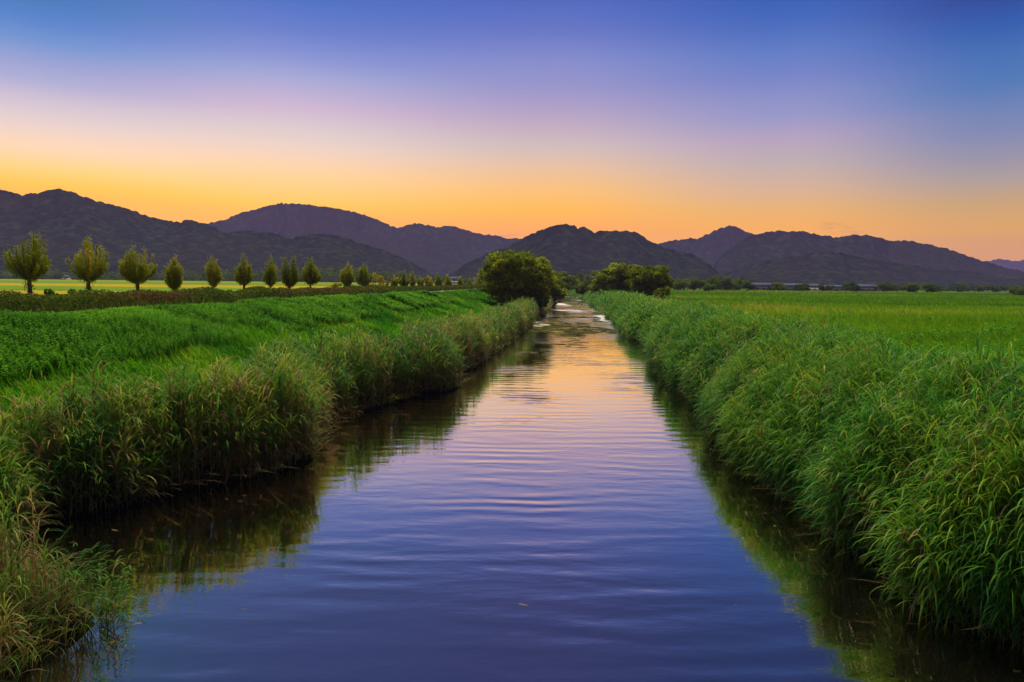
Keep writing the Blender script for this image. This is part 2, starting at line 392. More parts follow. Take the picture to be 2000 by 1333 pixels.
# embankment path
py_ = np.arange(-20, 250, 2.); pl = np.array([-21.6, -18.9])
PS, PY = np.meshgrid(pl, py_); PX = PS + xc(PY)
g = Geo(); ii = (np.arange(len(py_)-1)*2)[:, None]
g.add(np.stack([PX, PY, np.maximum(ground(PX, PY), 3.40)+.03], -1), np.concatenate([ii, ii+1, ii+3, ii+2], 1))
tag(g.build('path', plain('path_asphalt', (.24, .22, .22), (.34, .31, .31), 2, .9)), 'narrow pale path along the top of the left embankment', 'path', kind='structure')

# ================================================================== hills
def canopy(X, Y, cell, seed):
    i = np.floor(X/cell); j = np.floor(Y/cell); best = np.zeros_like(X); tone = np.full_like(X, .3)
    for a in (-1, 0, 1):
        for b in (-1, 0, 1):
            ci = i+a; cj = j+b
            cx = (ci+.1+.8*hash2(ci, cj, seed))*cell; cy = (cj+.1+.8*hash2(ci, cj, seed+1))*cell
            rr = cell*(.55+.5*hash2(ci, cj, seed+2)); hh = .55+.6*hash2(ci, cj, seed+3)
            d2 = ((X-cx)**2+(Y-cy)**2)/rr**2
            v = np.sqrt(np.clip(1-d2, 0, 1))*hh
            m_ = v > best; best = np.where(m_, v, best); tone = np.where(m_, hash2(ci, cj, seed+4), tone)
    return best, tone
mt, t, o = newmat('forest_canopy')
tn = attr(t, 'tone')
col = ramp(t, tn, ((0, (.004, .011, .015)), (.5, (.011, .023, .023)), (.8, (.022, .036, .026)), (1, (.052, .050, .034))))  # slight blue in the canopy colour stands in for some distance haze
big = noise(t, .008, 4)
col = mixc(t, ramp(t, big, ((.4, (0, 0, 0)), (.65, (1, 1, 1)))), col, mixc(t, .3, col, (.030, .024, .018)))
fine = noise(t, .45, 3, stretch=(1, .3, 1.2))
col = mixc(t, ramp(t, fine, ((.40, (.5, .5, .5)), (.6, (0, 0, 0)))), col, (.008, .013, .008))
p = t.nodes.new('ShaderNodeBsdfPrincipled'); t.links.new(col, p.inputs['Base Color']); p.inputs['Roughness'].default_value = 1
p.inputs['Specular IOR Level'].default_value = 0
bn = t.nodes.new('ShaderNodeBump'); bn.inputs['Distance'].default_value = .2; t.links.new(fine, bn.inputs['Height']); t.links.new(bn.outputs[0], p.inputs['Normal'])
t.links.new(p.outputs[0], o.inputs[0]); MFOREST = mt

def hill(pts, D, wf, wb, cell, step, seed, label, ch=.75, gul=.035, dv=None, base=1.5):
    pts = sorted(pts); px = np.array([p[0] for p in pts], float); py = np.array([p[1] for p in pts], float)
    n = int((px[-1]-px[0])/F*D/step)+2
    P = np.linspace(px[0], px[-1], n); Q = np.interp(P, px, py) + .6
    tx = np.empty(n); tz = np.empty(n)
    for k in range(n): tx[k], tz[k] = ray(P[k], Q[k])
    nv = int(wf/step); nb = max(6, int(wb/step/4))
    v = np.concatenate([-np.linspace(1, 0, nb, endpoint=False), np.linspace(0, 1, nv)])
    V, TX = np.meshgrid(v, tx, indexing='ij'); TZ = np.broadcast_to(tz, V.shape)
    Dk = D*(1+.10*(fbm(P*.006, P*0, seed)-.5))
    Y = np.where(V > 0, Dk-V*wf, Dk-V*wb)
    X = TX*Y
    prof = np.where(V >= 0, np.clip(1-V, 0, 1)**.9*(1-.25*np.sin(V*math.pi)), 1-np.abs(V)**1.5)
    ca, tone = canopy(X, Y, cell, seed)
    edge = np.clip(V*6, 0, 1)*np.clip((1-V)*5, 0, 1)
    gu = (fbm(X/(wf*.45), Y/(wf*1.2), seed+5, 3)-.5)*2
    prof = np.clip(prof*(1+gul*gu*edge), 0, 1)
    cr = np.where(V > .03, np.minimum(prof, .985), prof)
    Z = base + (CAM_H+TZ*Y-base)*cr + (ca-.55)*cell*ch*np.where(np.abs(V) < .03, .85, .14)*np.clip((1.02-np.abs(V))*12, 0, 1)
    end = np.clip(np.minimum(P-px[0]+4, px[-1]-P+4)/10, 0, 1)
    g = Geo(); nr, nc = X.shape
    ii = (np.arange(nr-1)[:, None]*nc + np.arange(nc-1)[None])
    g.add(np.stack([X, Y, Z], -1), np.stack([ii, ii+1, ii+nc+1, ii+nc], -1), tone)
    o = g.build('hill', MFOREST)
    return tag(o, label, 'hill', kind='structure')

A = [(-160,395),(-60,372),(0,373),(20,375),(40,381),(75,378),(95,373),(115,370),(135,374),(165,385),(200,396),(250,409),(290,424),(330,433),(350,436),(362,431),(376,431),(395,437),(412,441),(430,452),(442,456),(470,451),(490,452),(510,453),(540,457),(570,467),(585,462),(612,457),(650,459),(682,466),(712,479),(750,490),(787,505),(825,527),(845,540),(860,552)]
B = [(330,470),(380,446),(407,437),(440,429),(462,419),(500,409),(525,402),(547,397),(575,399),(590,399),(625,403),(662,408),(700,417),(737,429),(762,441),(777,446),(792,440),(812,437),(837,440),(852,444),(875,442),(897,445),(912,450),(932,456),(950,459),(975,461),(990,467),(1005,465),(1017,467),(1050,480),(1090,520),(1120,548)]
CC = [(862,548),(887,533),(907,517),(932,505),(962,492),(990,485),(1012,471),(1037,459),(1057,450),(1075,442),(1100,439),(1120,441),(1130,447),(1140,445),(1152,449),(1160,454),(1180,451),(1207,451),(1227,451),(1245,456),(1260,465),(1275,475),(1300,486),(1325,491),(1337,494),(1350,498),(1370,506),(1386,518),(1398,530),(1408,543),(1416,554)]
D1 = [(1230,500),(1279,477),(1300,473),(1320,469),(1336,467),(1350,466),(1362,469),(1378,459),(1402,448),(1424,441),(1438,444),(1454,451),(1470,457),(1500,470),(1540,500),(1600,545)]
D2 = [(1385,545),(1400,510),(1420,492),(1450,470),(1468,460),(1482,458),(1500,454),(1526,452),(1550,452),(1570,452),(1590,457),(1620,462),(1634,465),(1666,459),(1708,462),(1738,472),(1766,470),(1790,474),(1814,479),(1850,487),(1870,493),(1894,502),(1918,510),(1930,514),(1950,520),(1970,525),(2000,531),(2080,545),(2160,562)]
D3 = [(1395,553),(1420,537),(1440,528),(1460,522),(1500,512),(1530,503),(1570,497),(1610,493),(1650,495),(1700,506),(1760,516),(1830,527),(1900,535),(1960,541),(2040,548),(2120,560)]
E = [(1880,520),(1910,513),(1930,510),(1948,507),(1970,510),(2000,509),(2060,512),(2140,530)]
hill(A, 980, 330, 260, 6.5, 1.9, 11, 'near dark wooded hill at the left, highest by the left edge')
hill(B, 2000, 420, 300, 9, 3.2, 31, 'purple hazy wooded hill behind, with its broad rounded top left of centre')
hill(CC, 950, 260, 200, 7, 1.9, 51, 'central wooded hill behind the big riverside tree')
hill(D1, 1900, 300, 200, 9, 3.2, 71, 'pointed hazy hill right of the central hill')
hill(D2, 1350, 300, 220, 8, 2.4, 91, 'long wooded hill at the right sloping down to the right edge')
hill(D3, 1000, 200, 160, 7, 2.0, 111, 'low wooded spur in front of the long right hill', ch=1.0)
hill(E, 3400, 300, 150, 20, 12, 131, 'distant blue mountains at the right edge', gul=.1)

# ================================================================== rice fields (left)
def field(x0, x1, y0, y1, z0, z1, mat, label, seed, st=2.5):
    nx = max(3, int((x1-x0)/st)); ny = max(3, int((y1-y0)/st))
    X, Y = np.meshgrid(np.linspace(x0, x1, nx), np.linspace(y0, y1, ny))
    Z = z1 + (fbm(X*.4, Y*.4, seed)-.5)*.16
    rim = (X == x0) | (X == x1) | (Y == y0) | (Y == y1)
    Z = np.where(rim, z0, Z)
    g = Geo(); nr, nc = X.shape; ii = (np.arange(nr-1)[:, None]*nc + np.arange(nc-1)[None])
    g.add(np.stack([X, Y, Z], -1), np.stack([ii, ii+1, ii+nc+1, ii+nc], -1))
    tag(g.build('rice_field', mat), label, 'field', kind='structure')
def fieldmat(name, a, b, c):
    mt, t, o = newmat(name)
    n1 = noise(t, .05, 4, stretch=(1, 3, 1)); n2 = noise(t, 1.6, 4)
    col = mixc(t, .45, ramp(t, n1, ((.35, a), (.65, b))), ramp(t, n2, ((.35, a), (.55, b), (.75, c))))
    p = t.nodes.new('ShaderNodeBsdfPrincipled'); t.links.new(col, p.inputs['Base Color']); p.inputs['Roughness'].default_value = .9; p.inputs['Specular IOR Level'].default_value = .05
    bn = t.nodes.new('ShaderNodeBump'); bn.inputs['Distance'].default_value = .25; t.links.new(n2, bn.inputs['Height']); t.links.new(bn.outputs[0], p.inputs['Normal'])
    t.links.new(p.outputs[0], o.inputs[0]); return mt
RG = fieldmat('rice_green', (.085, .18, .006), (.15, .25, .008), (.24, .28, .010))
RY = fieldmat('rice_ripe', (.30, .25, .006), (.42, .29, .006), (.48, .29, .02))
RB = fieldmat('bare_plot', (.20, .12, .10), (.32, .20, .15), (.4, .26, .2))
field(-420, -34, 48, 66, 2.3, 3.0, RY, 'ripe yellow rice field nearest the tree row', 1)
field(-420, -50, 70, 84, 2.3, 2.5, RB, 'bare brown plot between the rice fields at the far left', 2)
field(-48, -24, 70, 100, 2.3, 3.0, RY, 'ripe rice field beside the bare plot', 3)
field(-420, -50, 87, 104, 2.3, 3.0, RY, 'ripe yellow rice field behind the bare plot', 4)
field(-420, -21, 108, 150, 2.3, 3.05, RG, 'middle green rice field behind the tree row', 5)
field(-420, -19, 156, 215, 2.3, 3.05, RY, 'golden rice field between two green ones', 6)
field(-420, -16, 224, 330, 2.3, 3.1, RG, 'far green rice field before the woods', 7, 5)
field(-700, -12, 345, 560, 2.3, 3.1, fieldmat('rice_mixed', (.13, .21, .008), (.23, .27, .01), (.32, .28, .012)), 'farthest yellow green rice field at the foot of the hill', 8, 8)

# ================================================================== reeds, grass
def reeds(g, x, y, H, wind, r, nl, k, Lf, wf, drybias, toneb, lean=.25, stemw=.012, spread=1.6, droop=2.6, wp=.45, deadp=.06, pmin=1.5, tmax=.93):
    n = len(x); z = ground(x, y)-.05; base = np.stack([x, y, z], 1)
    ph = np.clip(r.normal(lean, .14, n), .02, 1.2); head = wind + r.normal(0, .6, n)
    t0 = np.clip(toneb + (fbm(x*.8, y*.8, 55)-.5)*1.1 + r.normal(0, .2, n), 0, tmax)
    dead = r.random(n) < deadp*(.3+1.9*np.clip(fbm(x*.7, y*.7, 58)-.25, 0, 1)*1.6)
    if k >= 3:
        blades(g, base, head, H, stemw, 0*ph, ph, 3, t0, np.where(dead, 1, .5), tip=.7)
    for j in range(nl):
        tj = .10 + .90*(j+r.random(n))/nl
        pt = ph*tj
        off = np.stack([np.cos(head)*H*(1-np.cos(pt))/ph, np.sin(head)*H*(1-np.cos(pt))/ph, H*np.sin(pt)/ph], 1)
        a = np.where(r.random(n) < wp, wind + r.normal(0, .45, n), head + math.pi*(j % 2) + r.normal(0, spread*.6, n))
        dr = np.clip((drybias - tj)*1.5 + r.normal(0, .22, n), 0, 1); dr = np.where(dr > .45, dr, dr*.3); dr = np.where(dead, .9, dr)
        Lj = Lf*(.6+.6*r.random(n))*(1-.35*np.abs(tj-.6))
        blades(g, base+off, a, Lj, wf*(.7+.6*r.random(n)), r.uniform(.12, .6, n), r.uniform(pmin, droop+.4, n), k, np.clip(t0+r.normal(0, .1, n)+.15*(tj-.5), 0, 1), dr, twist=r.normal(0, .5, n), tip=.05)

def scatter_s(r, n, y0, y1, sfun):
    y = np.exp(r.uniform(math.log(y0), math.log(y1), n)); s = sfun(y, r.random(n)); return xc(y)+s, y

r = rng(5)
# --- left reed belt
g = Geo()
for (y0, y1, n, nl, k, Lf, wf) in ((12.3, 14.5, 300, 12, 6, .66, .027), (14.5, 24, 1150, 13, 6, .70, .029), (24, 45, 1700, 10, 4, .68, .038), (45, 100, 2400, 7, 3, .6, .06), (100, 250, 1500, 5, 2, .8, .12)):
    y = r.uniform(y0, y1, n); wdt = np.interp(y, [14, 17, 25, 40, 100, 250], [1.7, 1.9, 2.2, 2.4, 3.0, 3.0])
    s = shl(y) + .15 - wdt*r.random(n)**1.1
    x = s+xc(y); hn = fbm(x*.5, y*.5, 21)
    H = np.interp(y, [10, 13, 15, 20, 30, 45, 100, 250], [1.2, 1.4, 1.8, 1.9, 1.85, 1.9, 2.0, 2.2])*(.50+.38*hn+.58*fbm(x*1.6, y*1.6, 22, 2))*r.uniform(.85, 1.12, n)
    H *= np.interp(shl(y)-s, [0, .5, 3], [.8, 1, .9])
    reeds(g, x, y, H, R(-35), r, nl, k, Lf, wf, .80, .40, .08, wp=.25, deadp=.20, pmin=.9, droop=2.4, tmax=.85)
# fringe leaning over the water, dead stems
y = np.exp(r.uniform(math.log(15), math.log(60), 260)); s = shl(y)+.1*r.random(260); x = s+xc(y)
base = np.stack([x, y, np.full(260, .08)], 1)
blades(g, base, R(0)+r.normal(0, .7, 260), r.uniform(.5, 1.5, 260), .014, r.uniform(.7, 1.2, 260), r.uniform(1.5, 1.75, 260), 5, r.random(260), .85, tip=.5)
n = 8000; y = np.exp(r.uniform(math.log(6.0), math.log(120), n)); q_ = r.uniform(-.15, 1.0, n); x = shl(y)-q_+xc(y)
blades(g, np.stack([x, y, np.maximum(ground(x, y), 0)-.03], 1), R(-20)+r.normal(0, 1.0, n), r.uniform(.3, 1.0, n), np.maximum(.012, y*.0009), r.uniform(0, .5, n), r.uniform(.8, 2.4, n), 4, np.clip(r.normal(.35, .25, n), 0, 1), np.where(r.random(n) < .35, r.uniform(.5, 1, n), .1), twist=r.normal(0, .6, n))
tag(g.build('reeds', MREED), 'tall mixed green and brown reeds along the left waterline', 'reeds', kind='stuff')

# --- near reed clump, bottom left corner
g = Geo(); n = 520
y = r.uniform(5.5, 9.3, n); s = shl(y) + .1 - 3.2*r.random(n); x = s+xc(y)
reeds(g, x, y, r.uniform(1.1, 1.9, n)*np.interp(shl(y)-s, [0, .6, 2], [.5, .85, 1.2]), R(-60), r, 14, 7, .50, .015, .95, .5, .18, wp=.3, deadp=.3, pmin=.8)
n = 60; y = r.uniform(9.3, 10.3, n); x = -5.95+r.normal(0, .22, n)+.05*(y-9)
reeds(g, x, y, r.uniform(.5, 1.35, n), R(40), r, 9, 5, .32, .018, .25, .35, .25)
tag(g.build('reed_clump', MREED), 'near clump of half dry reeds at the bottom left corner', 'reeds', kind='stuff')

# --- right reed belt
g = Geo()
for (y0, y1, n, nl, k, Lf, wf) in ((7.2, 14, 2500, 14, 7, .80, .023), (14, 26, 4200, 12, 5, .72, .025), (26, 50, 4800, 9, 4, .72, .042), (50, 100, 3800, 6, 3, .7, .085), (100, 250, 2400, 5, 2, .9, .15)):
    y = r.uniform(y0, y1, n); wdt = np.interp(y, [7, 14, 25, 60, 150], [5.4, 5.0, 5.0, 5.0, 5])
    s = shr(y) - .25 - np.clip((y-30)*.01, 0, .5) + wdt*r.random(n)**1.05
    x = s+xc(y); hn = fbm(x*.55, y*.55, 77)
    H = 2.05*(.62+.34*hn+.42*fbm(x*1.5, y*1.5, 78, 2))*r.uniform(.85, 1.12, n)*np.interp(s-shr(y), [0, .7, 2.5, 4.6], [.68, .95, 1.08, 1.0])
    reeds(g, x, y, H, R(212), r, nl, k, Lf*1.15, wf, .32, .45, .38, droop=2.8, wp=.70, deadp=.05, pmin=1.2, tmax=.74)
y = np.exp(r.uniform(math.log(8.5), math.log(60), 300)); s = shr(y)-.1*r.random(300)+.3; x = s+xc(y)
base = np.stack([x, y, np.full(300, .08)], 1)
blades(g, base, R(180)+r.normal(0, .6, 300), r.uniform(.5, 1.6, 300), .014, r.uniform(.8, 1.2, 300), r.uniform(1.5, 1.75, 300), 5, r.random(300), .8, tip=.5)
n = 5200; y = np.exp(r.uniform(math.log(8), math.log(120), n)); q_ = r.uniform(-.2, .8, n); x = shr(y)+q_+xc(y)
blades(g, np.stack([x, y, np.maximum(ground(x, y), 0)-.03], 1), R(200)+r.normal(0, .8, n), r.uniform(.35, 1.1, n), np.maximum(.013, y*.0009), r.uniform(.1, .6, n), r.uniform(1.0, 2.5, n), 4, np.clip(r.normal(.5, .25, n), 0, 1), np.where(r.random(n) < .18, r.uniform(.5, 1, n), .05), twist=r.normal(0, .6, n))
tag(g.build('reeds', MREEDR), 'tall dense green reeds bending over the right waterline', 'reeds', kind='stuff')

# --- left slope grass
g = Geo(); n = 150000
y = np.exp(r.uniform(math.log(13.5), math.log(260), n)); s = r.uniform(-18.7, 0, n)
s = np.where(True, -18.7 + (shl(y)-.9+18.7)*r.random(n), s); x = s+xc(y)
z = ground(x, y); hn = fbm(x*.45, y*.45, 44)
px_ = np.maximum(.011, y*.00125)
H = (.22+.75*hn**1.3)*r.uniform(.7, 1.25, n)*np.interp(s, [-18.7, -17, -13, -10], [.4, .6, .85, 1.15])
tone = np.clip(-.05 + 1.15*fbm(x*.30, y*.30, 46) + r.normal(0, .17, n) + np.interp(s, [-16, -12, -9], [-.05, .05, .18]), 0, 1)
wind = R(200)+.8*(fbm(x*.15, y*.15, 47)-.5)*6
blades(g, np.stack([x, y, z-.03], 1), wind+r.normal(0, .8, n), H, px_*r.uniform(.7, 1.3, n), r.uniform(0, .35, n), r.uniform(.6, 1.6, n), 3, tone, np.where(r.random(n) < .012, .9, 0), twist=r.normal(0, .6, n))
tag(g.build('grass', MGRASS), 'long bright green grass covering the left bank slope', 'grass', kind='stuff')

# --- leafy weeds upper left slope
def weeds(g, x, y, H, r, nl, size, tone, spread=.09):
    n = len(x); z = ground(x, y)
    lean = r.uniform(0, .25, n); hd = r.uniform(0, 6.28, n)
    for j in range(nl):
        tj = .25+.75*(j+r.random(n))/nl
        P = np.stack([x+np.cos(hd)*np.sin(lean)*H*tj, y+np.sin(hd)*np.sin(lean)*H*tj, z+H*tj], 1)
        a = hd + j*2.4 + r.normal(0, .3, n)
        blades(g, P, a, size*(1.25-.5*tj)*r.uniform(.8, 1.2, n), size*.42, r.uniform(.5, 1.0, n), r.uniform(1.2, 2.0, n), 2, np.clip(tone+.25*(tj-.5)+r.normal(0, .08, n), 0, 1), 0, tip=.1)
g = Geo(); n = 17000
y = np.exp(r.uniform(math.log(14), math.log(80), n)); s = -18.6 + 4.8*r.random(n)**1.2; x = s+xc(y)
keep = fbm(x*.3, y*.3, 61) + np.interp(y, [14, 30, 80], [.2, .1, -.1]) + np.interp(s, [-18, -14, -12], [.1, 0, -.25]) > .48
x, y, s = x[keep], y[keep], s[keep]; n = len(x)
H = (.35+.75*fbm(x*.6, y*.6, 62))*r.uniform(.8, 1.15, n)*np.interp(s, [-18.6, -16.8], [.35, .7])
weeds(g, x, y, H, r, 16, np.maximum(.085, y*.0028), .50+(fbm(x*.4, y*.4, 63)-.5)*.9+r.normal(0, .14, n))
tag(g.build('weeds', MWEED), 'leafy green weeds on the upper part of the left slope', 'weeds', kind='stuff')

# --- right marsh: weeds then grass field
g = Geo(); n = 16000
y = np.exp(r.uniform(math.log(10), math.log(60), n)); x = xc(y)+shr(y)+4.2 + (np.minimum(y*.85, 40))*r.random(n)
keep = (fbm(x*.25, y*.25, 66) + np.interp(y, [10, 24, 36, 60], [.3, .2, .0, -.25])) > .46
x, y = x[keep], y[keep]; n = len(x)
H = (.6+1.05*fbm(x*.5, y*.5, 67))*r.uniform(.8, 1.15, n)
weeds(g, x, y, H, r, 12, np.maximum(.16, y*.0055), np.clip(.42+r.normal(0, .16, n), 0, 1))
tag(g.build('weeds', MWEED), 'dark leafy weeds behind the right reeds', 'weeds', kind='stuff')
g = Geo(); n = 170000
y = np.exp(r.uniform(math.log(10), math.log(330), n)); u = r.random(n)
x = xc(y)+shr(y)+3.6 + u*(y*.80)
z = ground(x, y); hn = fbm(x*.12, y*.12, 81); row = fbm(x*.01, y*.045, 83)
H = (.70+.7*hn+1.0*(row-.5))*r.uniform(.8, 1.15, n)
tone = np.clip(.1+.55*fbm(x*.06, y*.15, 82)+1.1*(row-.5)*np.interp(y, [30, 80], [.5, 1.6])+.15+r.normal(0, .15, n), 0, 1)
dry = np.where((row > .57) & (y > 90) & (r.random(n) < .35), .6, np.where(r.random(n) < .008, .8, 0))
blades(g, np.stack([x, y, z-.03], 1), R(200)+r.normal(0, .9, n), H, np.maximum(.012, y*.0015)*r.uniform(.7, 1.3, n), r.uniform(0, .3, n), r.uniform(.4, 1.3, n), 3, tone, dry, twist=r.normal(0, .6, n))
tag(g.build('marsh_grass', MMARSH), 'flat yellow green marsh grass filling the right field', 'grass', kind='stuff')

# --- floating water plants
g = Geo(); n = 1300
y = np.concatenate([r.uniform(62, 100, n*2//3), r.uniform(100, 175, n//3), r.uniform(52, 62, 60)]); n = len(y)
s = r.uniform(-4.6, 4.6, n); x = s+xc(y)
keep = (fbm(x*.35, y*.10, 91, 3) + np.interp(y, [50, 62, 78, 95, 120, 175], [-.16, -.06, .05, -.04, -.22, -.22]) > .54)
x, y = x[keep], y[keep]; n = len(x)
a = r.uniform(0, 6.28, n); sz = r.uniform(.14, .38, n)
th = a[:, None]+np.array([0, 1.57, 3.14, 4.71])[None]
V = np.stack([x[:, None]+np.cos(th)*sz[:, None]*2.2, y[:, None]+np.sin(th)*sz[:, None], .012+.03*r.random((n, 4))], -1)
g.add(V, np.arange(n*4).reshape(n, 4), np.repeat(r.random(n), 4))
tag(g.build('floating_plants', MLILY), 'patches of floating water plants across the middle of the river', 'water plants', kind='stuff')

# twigs and leaves adrift
g = Geo(); n = 70
y = r.uniform(8, 34, n); x = xc(y)+np.where(r.random(n) < .6, shl(y)+np.abs(r.normal(0, 1.2, n)), np.where(r.random(n) < .5, shr(y)-np.abs(r.normal(0, 1.2, n)), r.uniform(-5, 5, n)))
blades(g, np.stack([x, y, np.full(n, .006)], 1), r.normal(0, .5, n), r.uniform(.04, .2, n), r.uniform(.006, .02, n), 1.55, 1.57, 3, r.random(n), .8)
tag(g.build('drifting_leaves', MREED), 'scattered straw and leaves drifting on the water', 'debris', kind='stuff')

# ================================================================== trees
def street_tree(px, top, cl, cr_, cb, label, seed, ivy=0, tone=.5, nshoot=30, nleaf=3600, splay=.5, s_row=-26.0):
    r = rng(seed)
    tx, _ = ray(px, horizon(px)); Y = s_row/(tx-.09)
    x = tx*Y; z0 = float(ground(x, Y)); sc = Y/F
    ztop = CAM_H + (horizon(px)-top)*sc; zb = CAM_H + (horizon(px)-cb)*sc
    wl = (px-cl)*sc; wr = (cr_-px)*sc; hc = ztop-zb
    root = empty('street_tree', (x, Y, z0)); tag(root, label, 'tree', 'young trees in a row along the left embankment')
    g = Geo(); zf_ = zb-z0+.06*hc
    rt = .05+.012*(ztop-z0)
    tube(g, [(0, 0, -.15), (.02, .01, zf_*.5), (0, 0, zf_)], [rt*1.25, rt, rt*.85])
    lg = Geo(); n = nleaf//nshoot; ov = r.uniform(.78, 1.14, 8); oh = r.uniform(.66, 1.05, 8)
    for i in range(nshoot):
        a = r.uniform(0, 6.28); q = r.random()**.6
        wx = (wr if math.cos(a) > 0 else wl)*q*.93*ov[int(a/.7854) % 8]
        side_ = r.random() < .34
        if side_: wx *= 1.1/max(q, .6)*.95
        wid = (wl+wr)/2*q*.9
        hh = hc*(1 - .62*q**1.8*r.uniform(.4, 1.25))*(.96+.14*r.random())*oh[int(a/.7854+3) % 8]
        if side_: hh = hc*r.uniform(.22, .55)
        tipp = np.array([math.cos(a)*wx, math.sin(a)*wid, zf_+max(.2, hh-.06*hc)])
        mid_ = np.array([math.cos(a)*wx*1.05, math.sin(a)*wid*1.05, zf_+(hh)*(.05+splay*.5)*r.uniform(.4, 1.2)])
        st = np.array([0, 0, zf_*r.uniform(.8, 1.0)])
        tt = np.linspace(0, 1, 5)[:, None]
        cur = (1-tt)**2*st + 2*tt*(1-tt)*mid_ + tt**2*tipp
        if i % 3 == 0: tube(g, cur, list(np.linspace(rt*.45, rt*.12, 5)), 5)
        t_ = r.uniform(.12, 1.0, n)[:, None]
        P = (1-t_)**2*st + 2*t_*(1-t_)*mid_ + t_**2*tipp + r.normal(0, 1, (n, 3))*np.array([.065, .065, .10])*(.6+sc*9)
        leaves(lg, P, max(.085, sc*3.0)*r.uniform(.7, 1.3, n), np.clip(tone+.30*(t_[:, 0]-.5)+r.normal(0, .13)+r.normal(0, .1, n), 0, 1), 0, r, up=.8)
    if ivy:
        P = np.stack([r.normal(0, .10, ivy), r.normal(0, .10, ivy), r.uniform(0, zf_, ivy)], 1)
        leaves(lg, P, .09, np.clip(r.normal(.25, .12, ivy), 0, 1), 0, r)
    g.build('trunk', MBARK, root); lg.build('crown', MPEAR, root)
    return root
ROW = [
 (57,455,20,92,543,'wide fan-shaped tree farthest left in the row, ivy on its trunk',500,.42,.75),
 (172,466,140,213,545,'ragged tree second from left with a side limb reaching right',450,.58,.7),
 (268,481,233,303,548,'dense round tree third from left with a reddish top',420,.50,.6),
 (340,499,320,357,562,'slim leaning tree fourth from left, crown split in two lobes',160,.50,.4),
 (416,488,402,433,557,'narrow tall tree fifth from left on a thin bare stem',0,.52,.4),
 (476,497,457,492,553,'tree sixth from left with a spiky top and pale stem',0,.50,.45),
 (528,501,516,544,556,'slender tree seventh from left, close to its darker neighbour',0,.48,.4),
 (565,495,550,583,560,'tall dark green tree eighth from left with upright shoots',90,.30,.4),
 (606,504,589,624,554,'oval tree ninth from left, last before a gap in the row',0,.40,.45),
 (678,514,664,692,556,'light green tree right after the gap in the row',0,.52,.45),
 (711,513,695,726,557,'round olive tree touching the light green one beside it',0,.42,.55),
 (770,538,762,779,559,'small light green tree with an open crown in the far row',0,.6,.5),
 (790,529,777,800,559,'tall dark crowned tree in the middle of the far row',0,.35,.45),
 (806,532,798,815,560,'slim tree directly right of the dark crowned one',0,.5,.45),
 (822,542,815,830,562,'very small bright tree low in the far row',0,.6,.5),
 (838,541,831,845,562,'small yellowish tree between two darker trees in the far row',0,.65,.5),
 (857,532,848,868,561,'broad dark tree near the end of the row',0,.35,.6),
 (875,538,867,883,561,'yellow green tree right of the broad dark one',0,.58,.5),
 (899,540,891,908,562,'small tree beside the pale far house',0,.5,.5),
 (917,545,911,924,562,'tiny tree before the last bright one in the row',0,.5,.5),
 (936,535,925,946,563,'bright yellow green tree next to the big dark riverside tree',0,.7,.6),
]
for i, (px, tp, cl, cr_, cb, lb, ivy, tn_, sp) in enumerate(ROW):
    far = i > 10
    street_tree(px, tp, cl, cr_, cb, lb, 300+i, ivy, tn_, 44 if not far else 14, (11000 if i < 4 else 6500) if not far else 1500, sp*.8)

def broad_tree(name, x, y, w, d, h, mat, label, cat, seed, nl=60, per=260, leaf=.2, z0=None, low=.12, tone=.5, group=None, trunk=True, lumps=.30, lean=(0, 0), parts=('trunk', 'crown')):
    """crown of many leaf clumps round an ellipsoid, limbs reaching the clumps"""
    r = rng(seed); z0 = float(ground(x, y)) if z0 is None else z0
    root = empty(name, (x, y, z0)); tag(root, label, cat, group)
    lg = Geo(); g = Geo(); rt = .03*h+.03
    c0 = np.array([lean[0], lean[1], h*(low+1)/2]); half = np.array([w/2, d/2, h*(1-low)/2])
    fork = np.array([lean[0]*.3, lean[1]*.3, h*max(.12, low*.8)])
    if trunk: tube(g, [(0, 0, -.3), tuple(fork*.5), tuple(fork)], [rt*1.4, rt, rt*.9])
    for i in range(nl):
        dr = r.normal(size=3); dr[2] = dr[2]*.9+.15; dr /= np.linalg.norm(dr)
        q = r.uniform(.25, 1.0)**.6*.97
        prof = 1 - .22*max(0, -dr[2])
        cc = c0 + dr*half*q*prof*(.88+.24*r.random())
        rr = lumps*min(half[0], half[2])*r.uniform(.7, 1.35)
        if trunk and i % 4 == 0:
            tube(g, [fork, (fork+cc)/2+r.normal(0, .05*h, 3)*.5, cc], [rt*.5, rt*.3, rt*.1], 5)
        pd = r.normal(size=(per, 3)); pd /= np.linalg.norm(pd, axis=1)[:, None]; pd[:, 2] = np.where(pd[:, 2] < -.2, pd[:, 2]*.6, pd[:, 2])
        P = cc + pd*(rr*r.uniform(.55, 1.08, per)**.7)[:, None]*np.array([1.15, 1.15, .85])
        P[:, 2] = np.maximum(P[:, 2], .05)
        leaves(lg, P, leaf*r.uniform(.6, 1.3, per), np.clip(tone+r.normal(0, .12)+r.normal(0, .13, per), 0, 1), 0, r, up=.5, asp=.6)
    if trunk: g.build(parts[0], MBARK, root)
    lg.build(parts[1], mat, root)
    return root
def at(px, Y):
    tx, _ = ray(px, horizon(px)); return tx*Y
def hgt(px, py, Y): return CAM_H + (horizon(px)-py)*Y/F

